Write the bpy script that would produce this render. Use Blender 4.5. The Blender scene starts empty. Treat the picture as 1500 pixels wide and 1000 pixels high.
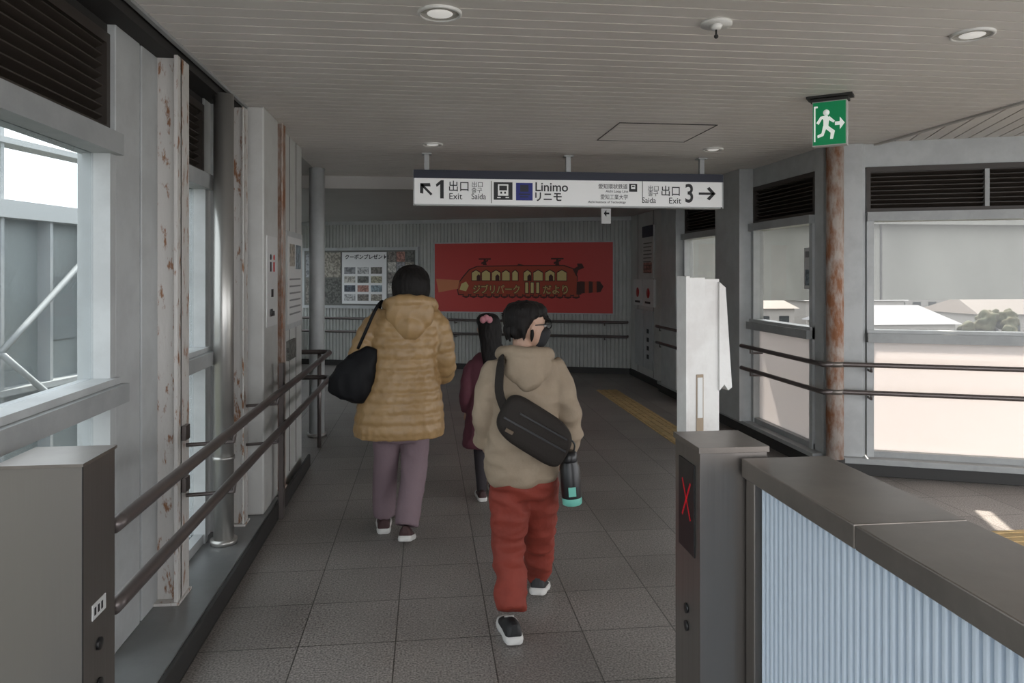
import bpy, bmesh, math, random
from mathutils import Vector, Matrix, noise
random.seed(4)
R=math.radians
# ------------------------------------------------------------------ materials
def nodes(name):
    m=bpy.data.materials.new(name); m.use_nodes=True
    nt=m.node_tree; return m,nt,nt.nodes,nt.links,nt.nodes['Principled BSDF']
def M(name,col,rough=.6,metal=0,col2=None,ns=8,lo=.4,hi=.6,bump=0,bs=60,stretch=None,emit=0,spec=None,coat=0):
    m,nt,N,L,P=nodes(name)
    P.inputs['Base Color'].default_value=(*col,1); P.inputs['Roughness'].default_value=rough
    P.inputs['Metallic'].default_value=metal
    if spec is not None: P.inputs['Specular IOR Level'].default_value=spec
    if emit: P.inputs['Emission Color'].default_value=(*col,1); P.inputs['Emission Strength'].default_value=emit
    if col2 or bump:
        tc=N.new('ShaderNodeTexCoord'); mp=N.new('ShaderNodeMapping'); L.new(tc.outputs['Object'],mp.inputs[0])
        if stretch: mp.inputs['Scale'].default_value=stretch
    if col2:
        nz=N.new('ShaderNodeTexNoise'); nz.inputs['Scale'].default_value=ns; nz.inputs['Detail'].default_value=8
        nz.inputs['Roughness'].default_value=.65
        L.new(mp.outputs[0],nz.inputs['Vector'])
        r=N.new('ShaderNodeValToRGB'); r.color_ramp.elements[0].position=lo; r.color_ramp.elements[1].position=hi
        r.color_ramp.elements[0].color=(*col,1); r.color_ramp.elements[1].color=(*col2,1)
        L.new(nz.outputs['Fac'],r.inputs[0]); L.new(r.outputs[0],P.inputs['Base Color'])
    if bump:
        n2=N.new('ShaderNodeTexNoise'); n2.inputs['Scale'].default_value=bs; n2.inputs['Detail'].default_value=4
        L.new(mp.outputs[0],n2.inputs['Vector'])
        b=N.new('ShaderNodeBump'); b.inputs['Strength'].default_value=bump; b.inputs['Distance'].default_value=.01
        L.new(n2.outputs['Fac'],b.inputs['Height']); L.new(b.outputs[0],P.inputs['Normal'])
    return m
def glassmat(name,haze=(.8,.85,.88),amt=.2,wire=0,transl=0,tint=(.95,.97,.97)):
    m,nt,N,L,P=nodes(name)
    out=N['Material Output']
    tr=N.new('ShaderNodeBsdfTransparent'); tr.inputs[0].default_value=(*tint,1)
    df=N.new('ShaderNodeBsdfDiffuse'); df.inputs[0].default_value=(*haze,1)
    tl=N.new('ShaderNodeBsdfTranslucent'); tl.inputs[0].default_value=(*haze,1)
    mx0=N.new('ShaderNodeMixShader'); mx0.inputs[0].default_value=transl
    L.new(df.outputs[0],mx0.inputs[1]); L.new(tl.outputs[0],mx0.inputs[2])
    mx=N.new('ShaderNodeMixShader'); mx.inputs[0].default_value=amt
    L.new(tr.outputs[0],mx.inputs[1]); L.new(mx0.outputs[0],mx.inputs[2])
    gl=N.new('ShaderNodeBsdfGlossy'); gl.inputs['Roughness'].default_value=.03
    mg=N.new('ShaderNodeMixShader'); mg.inputs[0].default_value=.03
    L.new(mx.outputs[0],mg.inputs[1]); L.new(gl.outputs[0],mg.inputs[2])
    L.new(mg.outputs[0],out.inputs[0])
    if wire:
        tc=N.new('ShaderNodeTexCoord'); sp=N.new('ShaderNodeSeparateXYZ'); L.new(tc.outputs['Object'],sp.inputs[0])
        def ma(op,a,b=None):
            n=N.new('ShaderNodeMath'); n.operation=op
            for i,x in enumerate([a,b]):
                if x is None: continue
                if isinstance(x,(int,float)): n.inputs[i].default_value=x
                else: L.new(x,n.inputs[i])
            return n.outputs[0]
        h=ma('ADD',sp.outputs[0],sp.outputs[1])
        a=ma('LESS_THAN',ma('FRACT',ma('MULTIPLY',ma('ADD',h,sp.outputs[2]),1/.024)),.09)
        c=ma('LESS_THAN',ma('FRACT',ma('MULTIPLY',ma('SUBTRACT',h,sp.outputs[2]),1/.024)),.09)
        w=ma('MULTIPLY',ma('MAXIMUM',a,c),wire)
        nz=N.new('ShaderNodeTexNoise'); nz.inputs['Scale'].default_value=2.2; nz.inputs['Detail'].default_value=7; L.new(tc.outputs['Object'],nz.inputs[0])
        base=ma('MULTIPLY',nz.outputs['Fac'],amt*2)
        L.new(ma('MINIMUM',ma('ADD',w,base),1.0),mx.inputs[0])
    return m

m_frame=M('painted_metal_grey',(.35,.36,.36),.45,col2=(.30,.31,.31),ns=5)
m_cover=M('painted_metal_light',(.46,.475,.475),.45,col2=(.40,.41,.41),ns=4)
m_white=M('panel_white',(.54,.54,.52),.45,col2=(.48,.475,.455),ns=3)
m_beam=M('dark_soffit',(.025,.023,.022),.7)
m_louv=M('louver_brown',(.035,.027,.022),.5)
m_rust=M('rusty_white_paint',(.53,.51,.485),.6,col2=(.25,.12,.06),ns=26,lo=.555,hi=.62,bump=.3,bs=50,stretch=(1,1,.30))
m_rust2=M('heavily_rusted_paint',(.42,.36,.32),.75,col2=(.24,.10,.045),ns=11,lo=.42,hi=.60,bump=.5,bs=40,stretch=(1,1,.4))
m_steel=M('stainless_brushed',(.22,.20,.185),.32,.8,bump=.12,bs=30,stretch=(1,1,.03))
m_steelc=M('stainless_cap',(.24,.212,.19),.34,.65,col2=(.19,.168,.15),ns=3)
m_steelp=M('steel_pipe',(.38,.37,.35),.30,.7)
m_rail=M('handrail_brown_metal',(.13,.11,.105),.33,.5)
m_ledge=M('ledge_steel',(.24,.245,.245),.33,.5,col2=(.20,.205,.205),ns=3)
m_dark=M('dark_base',(.025,.024,.023),.6)
m_black=M('black_plastic',(.010,.010,.011),.35)
m_ceil=M('ceiling_slat',(.80,.76,.715),.45,col2=(.75,.71,.665),ns=1.2)
m_ceil2=M('ceiling_flat',(.50,.485,.46),.6,col2=(.46,.44,.42),ns=1)
m_gap=M('ceiling_gap',(.04,.036,.033),.8)
m_corr=M('corrugated_grey',(.45,.46,.44),.55,col2=(.39,.40,.38),ns=2)
m_ribs=M('ribbed_pale_blue',(.54,.61,.69),.4)
m_conc=M('concrete_stained',(.19,.19,.175),.9,col2=(.12,.12,.11),ns=.5,lo=.3,hi=.7,stretch=(1,1,.5))
m_wglass=glassmat('wired_glass',(.60,.65,.67),.05,wire=.14,tint=(.76,.79,.80))
m_cglass=glassmat('clear_glass',(.5,.5,.48),.03,tint=(.84,.84,.83))
m_frost=glassmat('frosted_panel',(.72,.68,.66),.93,transl=.5)
m_yellow=M('tactile_yellow',(.62,.44,.21),.7,col2=(.46,.33,.16),ns=12)
m_redsign=M('banner_red',(.50,.045,.038),.5)
m_paper=M('poster_paper',(.62,.62,.61),.5)
m_signw=M('sign_white',(.80,.80,.79),.4,emit=.13)
m_ink=M('sign_black',(.008,.008,.010),.5)
m_navy=M('sign_navy',(.008,.011,.03),.5)
m_blue=M('sign_blue',(.006,.015,.22),.5)
m_green=M('exit_green',(.0,.20,.07),.5,emit=.28)
m_exw=M('exit_white',(.8,.85,.8),.5,emit=.35)
m_redx=M('led_red',(.5,.02,.03),.5,emit=.6)
def floor_mat():
    m,nt,N,L,P=nodes('granite_tile')
    tc=N.new('ShaderNodeTexCoord'); mp=N.new('ShaderNodeMapping'); L.new(tc.outputs['Object'],mp.inputs[0])
    mp.inputs['Location'].default_value=(.13,.05,0)
    br=N.new('ShaderNodeTexBrick'); br.offset=0; br.inputs['Scale'].default_value=1
    br.inputs['Brick Width'].default_value=.4; br.inputs['Row Height'].default_value=.4
    br.inputs['Mortar Size'].default_value=.003; br.inputs['Mortar Smooth'].default_value=.2
    br.inputs['Color1'].default_value=(.255,.234,.22,1); br.inputs['Color2'].default_value=(.205,.187,.175,1)
    br.inputs['Mortar'].default_value=(.065,.06,.055,1)
    L.new(mp.outputs[0],br.inputs['Vector'])
    nz=N.new('ShaderNodeTexNoise'); nz.inputs['Scale'].default_value=120; nz.inputs['Detail'].default_value=3
    L.new(tc.outputs['Object'],nz.inputs[0])
    n2=N.new('ShaderNodeTexNoise'); n2.inputs['Scale'].default_value=1.3; n2.inputs['Detail'].default_value=6
    L.new(tc.outputs['Object'],n2.inputs[0])
    r=N.new('ShaderNodeMapRange'); r.inputs[1].default_value=.3; r.inputs[2].default_value=.7; r.inputs[3].default_value=.4; r.inputs[4].default_value=1.6
    L.new(nz.outputs['Fac'],r.inputs[0])
    r2=N.new('ShaderNodeMapRange'); r2.inputs[1].default_value=.3; r2.inputs[2].default_value=.7; r2.inputs[3].default_value=.82; r2.inputs[4].default_value=1.15
    L.new(n2.outputs['Fac'],r2.inputs[0])
    mu=N.new('ShaderNodeMath'); mu.operation='MULTIPLY'; L.new(r.outputs[0],mu.inputs[0]); L.new(r2.outputs[0],mu.inputs[1])
    mx=N.new('ShaderNodeVectorMath'); mx.operation='SCALE'
    L.new(br.outputs['Color'],mx.inputs[0]); L.new(mu.outputs[0],mx.inputs['Scale']); L.new(mx.outputs[0],P.inputs['Base Color'])
    P.inputs['Roughness'].default_value=.40
    return m
m_floor=floor_mat()
# ------------------------------------------------------------------ mesh builder
def frame_from(d):
    d=d.normalized(); up=Vector((0,0,1)) if abs(d.z)<.95 else Vector((0,1,0))
    a=d.cross(up).normalized(); b=d.cross(a).normalized(); return a,b
class B:
    def __init__(s): s.v=[];s.f=[];s.fm=[];s.fs=[];s.mats=[]
    def mi(s,m):
        if m not in s.mats: s.mats.append(m)
        return s.mats.index(m)
    def add(s,vs,fs,mat,smooth=False,T=None):
        o=len(s.v)
        for p in vs:
            p=Vector(p); s.v.append(T@p if T is not None else p)
        i=s.mi(mat)
        for f in fs: s.f.append([k+o for k in f]); s.fm.append(i); s.fs.append(smooth)
    def box(s,x0,x1,y0,y1,z0,z1,mat,T=None):
        v=[(x,y,z) for z in(z0,z1) for y in(y0,y1) for x in(x0,x1)]
        s.add(v,[(0,2,3,1),(4,5,7,6),(0,1,5,4),(2,6,7,3),(0,4,6,2),(1,3,7,5)],mat,False,T)
    def prism(s,pts2,y0,y1,mat,T=None):
        n=len(pts2); v=[(p[0],y0,p[1]) for p in pts2]+[(p[0],y1,p[1]) for p in pts2]
        s.add(v,[tuple(range(n)),tuple(range(2*n-1,n-1,-1))]+[(i,i+n,(i+1)%n+n,(i+1)%n) for i in range(n)],mat,False,T)
    def loft(s,rings,mat,T=None,smooth=True,caps=True):
        n=len(rings[0]); v=[p for r in rings for p in r]; f=[]
        for i in range(len(rings)-1):
            for j in range(n):
                f.append((i*n+j,i*n+(j+1)%n,(i+1)*n+(j+1)%n,(i+1)*n+j))
        if caps:
            f.append(tuple(range(n-1,-1,-1))); f.append(tuple(range((len(rings)-1)*n,len(rings)*n)))
        s.add(v,f,mat,smooth,T)
    def cyl(s,p0,p1,r,mat,n=20,r2=None,T=None):
        p0=Vector(p0);p1=Vector(p1); a,b=frame_from(p1-p0); r2=r if r2 is None else r2
        rg=[[p+a*(rr*math.cos(2*math.pi*k/n))+b*(rr*math.sin(2*math.pi*k/n)) for k in range(n)] for p,rr in((p0,r),(p1,r2))]
        s.loft(rg,mat,T)
    def limb(s,pts,mat,n=16,step=.012,q=None,T=None,flat=1.0,smoothpath=True):
        P=resample(pts,step,smoothpath); rings=[]; a=b=None; L=0
        for i,p in enumerate(P):
            c=Vector(p[:3]); d=(Vector(P[min(i+1,len(P)-1)][:3])-Vector(P[max(i-1,0)][:3]))
            if d.length<1e-7: d=Vector((0,0,1))
            d.normalize()
            if a is None: a,b=frame_from(d)
            else:
                a=(a-d*a.dot(d)).normalized(); b=d.cross(a).normalized()
                L+=(c-Vector(P[i-1][:3])).length
            r=p[3]
            if q: r+=q[1]*(abs(math.sin(math.pi*L/q[0]))**.6-.6)
            rings.append([c+a*(r*math.cos(2*math.pi*k/n))+b*(r*flat*math.sin(2*math.pi*k/n)) for k in range(n)])
        s.loft(rings,mat,T)
    def torso(s,levels,mat,n=44,step=.008,q=None,p=2.3,T=None):
        P=resample([l[1:3]+(l[0],)+l[3:] for l in levels],step,True)
        rings=[]
        for (cx,cy,z,rx,ry) in P:
            k=0
            if q: k=q[1]*(abs(math.sin(math.pi*z/q[0]))**.6-.6)
            rg=[]
            for j in range(n):
                t=2*math.pi*j/n; c,sn=math.cos(t),math.sin(t)
                rg.append(Vector((cx+(rx+k)*math.copysign(abs(c)**(2/p),c),cy+(ry+k)*math.copysign(abs(sn)**(2/p),sn),z)))
            rings.append(rg)
        s.loft(rings,mat,T)
    def ell(s,c,r,mat,rot=None,n=20,m=12,T=None):
        rings=[];rot=rot or Matrix.Identity(3)
        for i in range(m+1):
            ph=-math.pi/2+math.pi*i/m; ph=max(min(ph,1.53),-1.53)
            rings.append([Vector(c)+rot@Vector((r[0]*math.cos(ph)*math.cos(2*math.pi*j/n),r[1]*math.cos(ph)*math.sin(2*math.pi*j/n),r[2]*math.sin(ph))) for j in range(n)])
        s.loft(rings,mat,T)
    def build(s,name,parent=None,bevel=0,recenter=True):
        me=bpy.data.meshes.new(name); off=Vector((0,0,0))
        if parent is None and recenter and s.v:
            xs=[p.x for p in s.v];ys=[p.y for p in s.v];zs=[p.z for p in s.v]
            off=Vector(((min(xs)+max(xs))/2,(min(ys)+max(ys))/2,min(zs)))
        me.from_pydata([tuple(p-off) for p in s.v],[],s.f)
        for m in s.mats: me.materials.append(m)
        me.polygons.foreach_set('material_index',s.fm); me.polygons.foreach_set('use_smooth',s.fs)
        bm=bmesh.new(); bm.from_mesh(me); bmesh.ops.recalc_face_normals(bm,faces=bm.faces[:]); bm.to_mesh(me); bm.free()
        ob=bpy.data.objects.new(name,me); bpy.context.scene.collection.objects.link(ob); ob.location=off
        if parent: ob.parent=parent
        if bevel:
            md=ob.modifiers.new('bevel','BEVEL'); md.width=bevel; md.segments=2; md.limit_method='ANGLE'; md.angle_limit=R(50)
        return ob
def resample(pts,step,smooth=True):
    out=[];n=len(pts)
    for i in range(n-1):
        p0=pts[max(i-1,0)];p1=pts[i];p2=pts[i+1];p3=pts[min(i+2,n-1)]
        L=math.dist(p1[:3],p2[:3]); k=max(1,int(L/step))
        for j in range(k):
            t=j/k
            if smooth: out.append(tuple(.5*((2*b)+(-a+c)*t+(2*a-5*b+4*c-d)*t*t+(-a+3*b-3*c+d)*t**3) for a,b,c,d in zip(p0,p1,p2,p3)))
            else: out.append(tuple(b+(c-b)*t for b,c in zip(p1,p2)))
    out.append(tuple(pts[-1])); return out
def remeshed(b,name,parent,voxel=.01,sm=2,disp=0,freq=(9,9,14),disp2=0,freq2=(30,30,40)):
    ob=b.build(name,parent)
    md=ob.modifiers.new('r','REMESH'); md.mode='VOXEL'; md.voxel_size=voxel
    dg=bpy.context.evaluated_depsgraph_get(); dg.update()
    me=bpy.data.meshes.new_from_object(ob.evaluated_get(dg)); ob.modifiers.clear(); ob.data=me
    bm=bmesh.new(); bm.from_mesh(me)
    for _ in range(sm): bmesh.ops.smooth_vert(bm,verts=bm.verts[:],factor=.5,use_axis_x=True,use_axis_y=True,use_axis_z=True)
    bm.normal_update()
    if disp or disp2:
        off=Vector((random.random()*9,random.random()*9,0))
        for v in bm.verts:
            p=v.co
            d=0
            if disp:
                w=1-abs(noise.noise(Vector((p.x*freq[0],p.y*freq[1],p.z*freq[2]))+off))*2.2
                d+=disp*w
            if disp2: d+=disp2*noise.noise(Vector((p.x*freq2[0],p.y*freq2[1],p.z*freq2[2]))+off)
            v.co=p+v.normal*d
    for f in bm.faces: f.smooth=True; f.material_index=0
    bm.to_mesh(me); bm.free()
    if not me.materials: me.materials.append(b.mats[0])
    return ob
def empty(name,loc,rz=0):
    e=bpy.data.objects.new(name,None); e.location=loc; e.rotation_euler=(0,0,rz); e.empty_display_size=.2
    bpy.context.scene.collection.objects.link(e); return e
def text(parent,T,s,x,z,size,mat,y=-.004,align='LEFT',name='lettering',sx=1.0,bold=0):
    c=bpy.data.curves.new(name,'FONT'); c.body=s; c.size=size; c.align_x=align; c.extrude=.0006; c.offset=bold
    c.materials.append(mat)
    o=bpy.data.objects.new(name,c); bpy.context.scene.collection.objects.link(o)
    W=T@Matrix.Translation((x,y,z))@Matrix.Rotation(R(90),4,'X')@Matrix.Diagonal((sx,1,1,1))
    o.parent=parent
    o.matrix_parent_inverse=(Matrix.Translation(parent.location)@Matrix.Rotation(parent.rotation_euler.z,4,'Z')).inverted()
    o.matrix_basis=W
    return o
def TR(x,y,deg): return Matrix.Translation((x,y,0))@Matrix.Rotation(R(deg),4,'Z')
T_left=TR(-1.22,0,90)
T_right=TR(3.12,5.5,-90)
T_wing=TR(3.12,5.5,-22)
T_far=TR(3.12,11.06,-20)
CZ=2.55
YB=-1.3
XL=-2.4
# ------------------------------------------------------------------ floor
b=B()
fl=[(-1.4,-9),(7.2,-9),(7.2,3.85),(3.12,5.5),(3.12,11.06),(XL,13.07),(XL,6.1),(-1.4,6.1)]
b.add([(x,y,0) for x,y in fl]+[(x,y,-.3) for x,y in fl],[tuple(range(8)),tuple(range(15,7,-1))]+[(i,(i+1)%8,(i+1)%8+8,i+8) for i in range(8)],m_floor)
b.build('floor',recenter=False)
b=B()
b.box(2.23,2.51,4.1,9.6,.0,.004,m_yellow); b.box(2.23,6.6,3.80,4.08,.0,.004,m_yellow)
for k in range(4):
    x=2.265+k*.07; b.box(x-.012,x+.012,4.1,9.6,.004,.009,m_yellow)
    y=3.835+k*.07; b.box(2.25,6.6,y-.012,y+.012,.004,.009,m_yellow)
b.build('tactile_paving')
# ------------------------------------------------------------------ ceilings
b=B()
y=YB
while y<7.75:
    b.box(-1.07,3.45,y,y+.089,CZ,CZ+.012,m_ceil); y+=.1
b.box(-1.07,3.6,YB,7.8,CZ+.02,CZ+.03,m_gap)
b.box(-1.6,3.9,YB,7.8,CZ+.14,CZ+.3,m_conc)
b.box(-1.085,-1.065,YB,6.1,CZ-.015,CZ+.14,m_frame)
b.box(3.44,3.47,YB,5.4,CZ-.012,CZ+.03,m_ceil2)
b.build('ceiling',recenter=False)
b=B()
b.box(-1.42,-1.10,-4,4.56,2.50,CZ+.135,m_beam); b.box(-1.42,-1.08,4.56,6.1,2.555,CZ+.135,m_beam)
b.build('trim_left_soffit')
b=B(); x=-1.2
while x<5.0:
    b.box(x,x+.089,-6,0.05,CZ+.014,CZ+.02,m_ceil,T_wing); x+=.1
b.box(.1,6,-6,.1,CZ+.14,CZ+.2,m_conc,T_wing)
b.box(-.2,6,-6,.1,CZ+.024,CZ+.03,m_gap,T_wing)
b.build('ceiling_wing',recenter=False)
b=B()
b.box(XL-.1,3.6,7.8,13.4,2.42,2.46,m_ceil2); b.box(XL-.1,3.6,7.76,7.8,2.42,2.7,m_ceil2)
b.box(XL-.1,-1.07,6.1,7.8,CZ,CZ+.05,m_ceil2)
b.build('ceiling_far',recenter=False)
b=B()
for (x0,x1,y0,y1) in((1.27,1.95,4.8,4.806),(1.27,1.95,5.446,5.452),(1.27,1.276,4.8,5.45),(1.946,1.952,4.8,5.45)):
    b.box(x0,x1,y0,y1,CZ-.003,CZ+.002,m_dark)
yy=4.815
while yy<5.42:
    b.box(1.285,1.937,yy,min(yy+.089,5.437),CZ-.002,CZ+.002,m_ceil); yy+=.1
b.build('ceiling_access_hatch')
m_refl=M('lamp_reflector',(.85,.82,.76),.25,.5); m_ring=M('lamp_ring',(.80,.79,.76),.4); m_bulb=M('frosted_bulb',(.9,.88,.84),.3,emit=.35)
m_bulbw=M('warm_bulb',(1,.62,.30),.3,emit=2)
def downlight(x,y,r,z=CZ,bulb=m_bulb):
    b=B(); n=32
    def ring(rr,zz): return [Vector((x+rr*math.cos(2*math.pi*k/n),y+rr*math.sin(2*math.pi*k/n),zz)) for k in range(n)]
    b.loft([ring(r,z),ring(r,z-.008),ring(r*.90,z-.012),ring(r*.87,z-.006)],m_ring,caps=False)
    b.loft([ring(r*.87,z-.006),ring(r*.6,z-.003),ring(r*.3,z-.001),ring(.003,z-.0008)],m_refl)
    b.ell((x,y,z-.004),(r*.60,r*.60,.010),bulb)
    b.build('ceiling_downlight')
downlight(.05,2.85,.085); downlight(2.265,2.85,.085); downlight(.045,5.76,.08); downlight(2.29,5.73,.08)
downlight(.2,9.3,.07,2.42,m_bulbw); downlight(2.0,8.9,.07,2.42,m_bulbw)
b=B()
b.cyl((1.147,2.837,CZ),(1.147,2.837,CZ-.012),.062,m_ring,28); b.cyl((1.147,2.837,CZ-.012),(1.147,2.837,CZ-.03),.025,m_ring,20,r2=.016)
b.cyl((1.147,2.837,CZ-.03),(1.147,2.837,CZ-.055),.004,m_dark)
b.ell((1.147,2.837,CZ-.056),(.009,.009,.009),m_dark)
b.build('ceiling_sprinkler')
# ------------------------------------------------------------------ window bays
wn=[0]
def bay(x0,x1,T,gl,low,zs,muls=(),lmuls=()):
    (l0,l1,w0,w1,base)=zs
    b=B()
    b.box(x0,x1,-.02,.08,l1,l1+.04,m_louv,T); b.box(x0,x1,-.02,.08,l0-.03,l0,m_louv,T)
    for x in (x0,x1-.03)+tuple(lmuls): b.box(x,x+.03,-.02,.08,l0,l1,m_louv if x in(x0,x1-.03) else m_frame,T)
    n=max(6,int((l1-l0)/.035))
    for k in range(n):
        z=l0+(k+.5)*(l1-l0)/n
        b.add([(x0,-.005,z+.012),(x1,-.005,z+.012),(x1,.04,z-.012),(x0,.04,z-.012),(x0,-.005,z+.017),(x1,-.005,z+.017),(x1,.04,z-.007),(x0,.04,z-.007)],
              [(0,1,2,3),(7,6,5,4),(0,4,5,1),(1,5,6,2),(2,6,7,3),(3,7,4,0)],m_louv,False,T)
    b.box(x0,x1,.06,.07,l0,l1,m_dark,T)
    b.box(x0,x1,-.07,.08,w1,l0-.03,m_frame,T)
    b.box(x0,x1,-.09,.08,w0-.07,w0,m_frame,T); b.box(x0,x1,-.06,.06,w0,w0+.025,m_cover,T)
    b.box(x0,x1,-.03,.06,base,base+.05,m_frame,T)
    for x in (x0,x1-.05)+tuple(muls): b.box(x,x+.05,-.04,.06,base,w1,m_cover,T)
    b.box(x0,x1,.02,.028,w0+.02,w1,gl,T)
    b.box(x0,x1,.02,.028,base+.05,w0-.07,low,T)
    wn[0]+=1
    b.build('window_%d'%wn[0])
ZL=(2.11,2.42,1.13,2.00,.1)
for (a,c) in((-3.4,-1.2),(-1.05,.85),(1.0,2.98)): bay(a,c,T_left,m_wglass,m_wglass,ZL)
bay(3.66,4.18,T_left,m_wglass,m_wglass,ZL)
b=B()
for (a,c) in((-3.6,-3.4),(-1.2,-1.05),(.85,1.0),(2.98,3.22),(3.24,3.66),(4.18,4.3),(4.31,4.6)):
    b.box(a,c,-.04 if c-a>.2 else -.02,.1,.1,2.5,m_cover,T_left)
b.box(-4,4.6,-.01,.1,2.46,2.5,m_beam,T_left)
b.build('wall_left_mullions',bevel=.004)
b=B()
b.box(-1.36,-.95,-4,4.95,.0,.1,m_ledge); b.box(-.95,-.93,-4,6.1,0,.095,m_dark)
b.build('ledge_left',bevel=.004)
b=B()
b.box(-1.09,-.97,4.58,5.0,.1,CZ-.001,m_white)
b.box(-1.3,-1.09,4.62,4.9,.1,2.5,m_cover)
b.build('pillar_cladding',bevel=.01)
b=B()
b.box(-1.2,-1.0,5.03,6.1,.0,CZ+.05,m_white)
b.box(XL,-1.2,5.98,6.1,.0,CZ+.05,m_white)
for k in range(3): b.box(-1.0,-.997,5.3+k*.27,5.304+k*.27,.1,CZ,m_dark)
b.build('wall_left_panel')
b=B()
b.box(XL-.1,XL,6.1,8,0,2.6,m_corr); b.box(XL-.1,XL,8,13.2,0,.9,m_corr); b.box(XL-.1,XL,8,13.2,2.1,2.6,m_corr)
for y in(8,9.7,11.4,13.0): b.box(XL-.1,XL+.02,y,y+.08,.9,2.1,m_cover)
b.box(XL-.06,XL-.05,8,13.1,.9,2.1,m_wglass)
b.build('wall_left_far')
def hcol(name,cx,cy,w,d,z0,z1,mat):
    b=B(); t=.016 if w>.1 else .010
    b.box(cx-w/2,cx-w/2+t,cy-d/2,cy+d/2,z0,z1,mat); b.box(cx+w/2-t,cx+w/2,cy-d/2,cy+d/2,z0,z1,mat)
    b.box(cx-w/2,cx+w/2,cy-t/2-d*.2,cy+t/2-d*.2,z0,z1,mat)
    b.box(cx-w/2-.01,cx+w/2+.01,cy-d/2-.01,cy+d/2+.01,z0,z0+.012,mat)
    if w>.1:
        for z in(.62,.85):
            b.box(cx+w/2,cx+w/2+.02,cy-.03,cy+.03,z-.045,z+.02,m_rail)
    return b.build(name,bevel=.002)
hcol('steel_h_column',-1.165,3.46,.165,.16,.1,2.505,m_rust)
hcol('steel_h_column',-1.08,4.44,.075,.10,.1,2.505,m_rust)
hcol('steel_h_column',-.985,5.13,.06,.10,.1,CZ-.001,m_rust2)
px_,py_=-1.085,4.13
b=B(); b.cyl((px_,py_,.1),(px_,py_,2.51),.052,m_steelp,32)
b.cyl((px_,py_,.1),(px_,py_,.125),.07,m_steelp,32); b.cyl((px_,py_,.55),(px_,py_,.57),.057,m_steelp,32)
b.build('drain_pipe')
b=B(); b.cyl((-1.04,7.22,0),(-1.04,7.22,CZ),.072,m_cover,32); b.cyl((-1.04,7.22,0),(-1.04,7.22,.03),.09,m_steelp,32)
b.build('round_column')
b=B()
for z in(.85,.625):
    b.limb([(-.86,2.16,z,.021),(-.86,4.0,z,.021),(-.85,5.2,z,.021),(-.85,6.62,z,.021)],m_rail,16,.05,smoothpath=False)
    b.limb([(-.85,6.60,z,.021),(-.855,6.68,z,.021),(-.90,6.73,z,.021),(-1.1,6.74,z,.021),(-1.5,6.74,z,.021)],m_rail,16,.02)
for y,x1 in((3.46,-1.07),(4.44,-1.04)):
    for z in(.85,.625):
        b.limb([(-.86,y,z-.01,.009),(-.865,y,z-.06,.009),(x1,y,z-.07,.009)],m_rail,10,.02,smoothpath=False)
b.box(-.928,-.90,4.80,4.86,.0,.98,m_rail)
b.cyl((-.95,6.74,0),(-.95,6.74,.87),.018,m_rail)
for z in(.85,.625): b.cyl((-.93,4.83,z-.02),(-.86,4.83,z-.01),.012,m_rail)
b.build('handrail_left')
# ------------------------------------------------------------------ right wall / wing
ZR=(2.05,2.33,1.09,1.95,.13)
bay(-1.26,-.13,T_right,m_cglass,m_frost,ZR)
bay(-3.15,-2.05,T_right,m_cglass,m_frost,ZR)
bay(.29,3.9,T_wing,m_cglass,m_frost,ZR,muls=(2.4,),lmuls=(1.1,2.4))
b=B()
b.box(-1.9,-1.3,-.14,.1,.13,CZ+.05,m_cover,T_right); b.box(-2.05,-1.9,-.04,.1,.13,CZ+.05,m_cover,T_right)
b.box(-.13,0,-.02,.12,.13,CZ+.05,m_cover,T_right)
b.box(-3.75,-3.18,-.12,.1,.13,CZ,m_cover,T_right)
b.box(-3.95,0,0,.12,2.37,CZ+.05,m_cover,T_right)
b.box(-3.95,0,-.09,.1,0,.10,m_dark,T_right); b.box(-3.95,0,-.11,.1,.10,.135,m_frame,T_right)
b.build('wall_right_mullions',bevel=.004)
b=B()
b.box(0.0,.28,-.03,.12,.13,CZ+.05,m_cover,T_wing); b.box(0,4,0,.12,2.37,CZ+.05,m_cover,T_wing)
b.box(.1,.26,-.06,-.03,.13,CZ,m_cover,T_wing)
b.box(0.02,4,-.09,.1,0,.09,m_dark,T_wing); b.box(0.02,4,-.11,.1,.09,.135,m_frame,T_wing)
b.build('wall_wing_mullions',bevel=.004)
b=B(); cx,cy=3.115,5.36
b.cyl((cx,cy,0.0),(cx,cy,CZ),.064,m_rust2,32); b.cyl((cx,cy,0.0),(cx,cy,.13),.072,m_dark,32)
for z in(.855,.645): b.cyl((cx,cy,z-.02),(cx,cy,z+.02),.068,m_steelc,24)
b.build('rusted_round_column')
b=B()  # added unseen slab: keeps sun off the clear wing panes, slot leaves a floor streak
b.box(-.6,.80,.13,1.1,2.69,2.78,m_conc,T_wing); b.box(.89,6,.13,1.1,2.69,2.78,m_conc,T_wing)
b.build('slotted_sun_blocker')
b=B()
for z in(.855,.645):
    p=[]
    for (x,y) in((3.0,9.45),(3.0,5.32)): p.append((x,y,z,.019))
    q=[T_wing@Vector((x,-.16,z)) for x in(.05,3.9)]
    p+= [(v.x,v.y,v.z,.019) for v in q]
    b.limb(p,m_rail,14,.05,smoothpath=False)
for y in(9.3,7.9,6.6):
    for z in(.855,.645): b.limb([(3.0,y,z,.009),(3.0,y,z-.05,.009),(3.12,y,z-.05,.009)],m_rail,8,.03,smoothpath=False)
for x in(.3,2.0,3.6):
    for z in(.855,.645):
        b.limb([tuple(T_wing@Vector((x,-.16,z)))+(.009,),tuple(T_wing@Vector((x,-.16,z-.05)))+(.009,),tuple(T_wing@Vector((x,-.02,z-.05)))+(.009,)],m_rail,8,.03,smoothpath=False)
b.build('handrail_right')
b=B()
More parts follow.
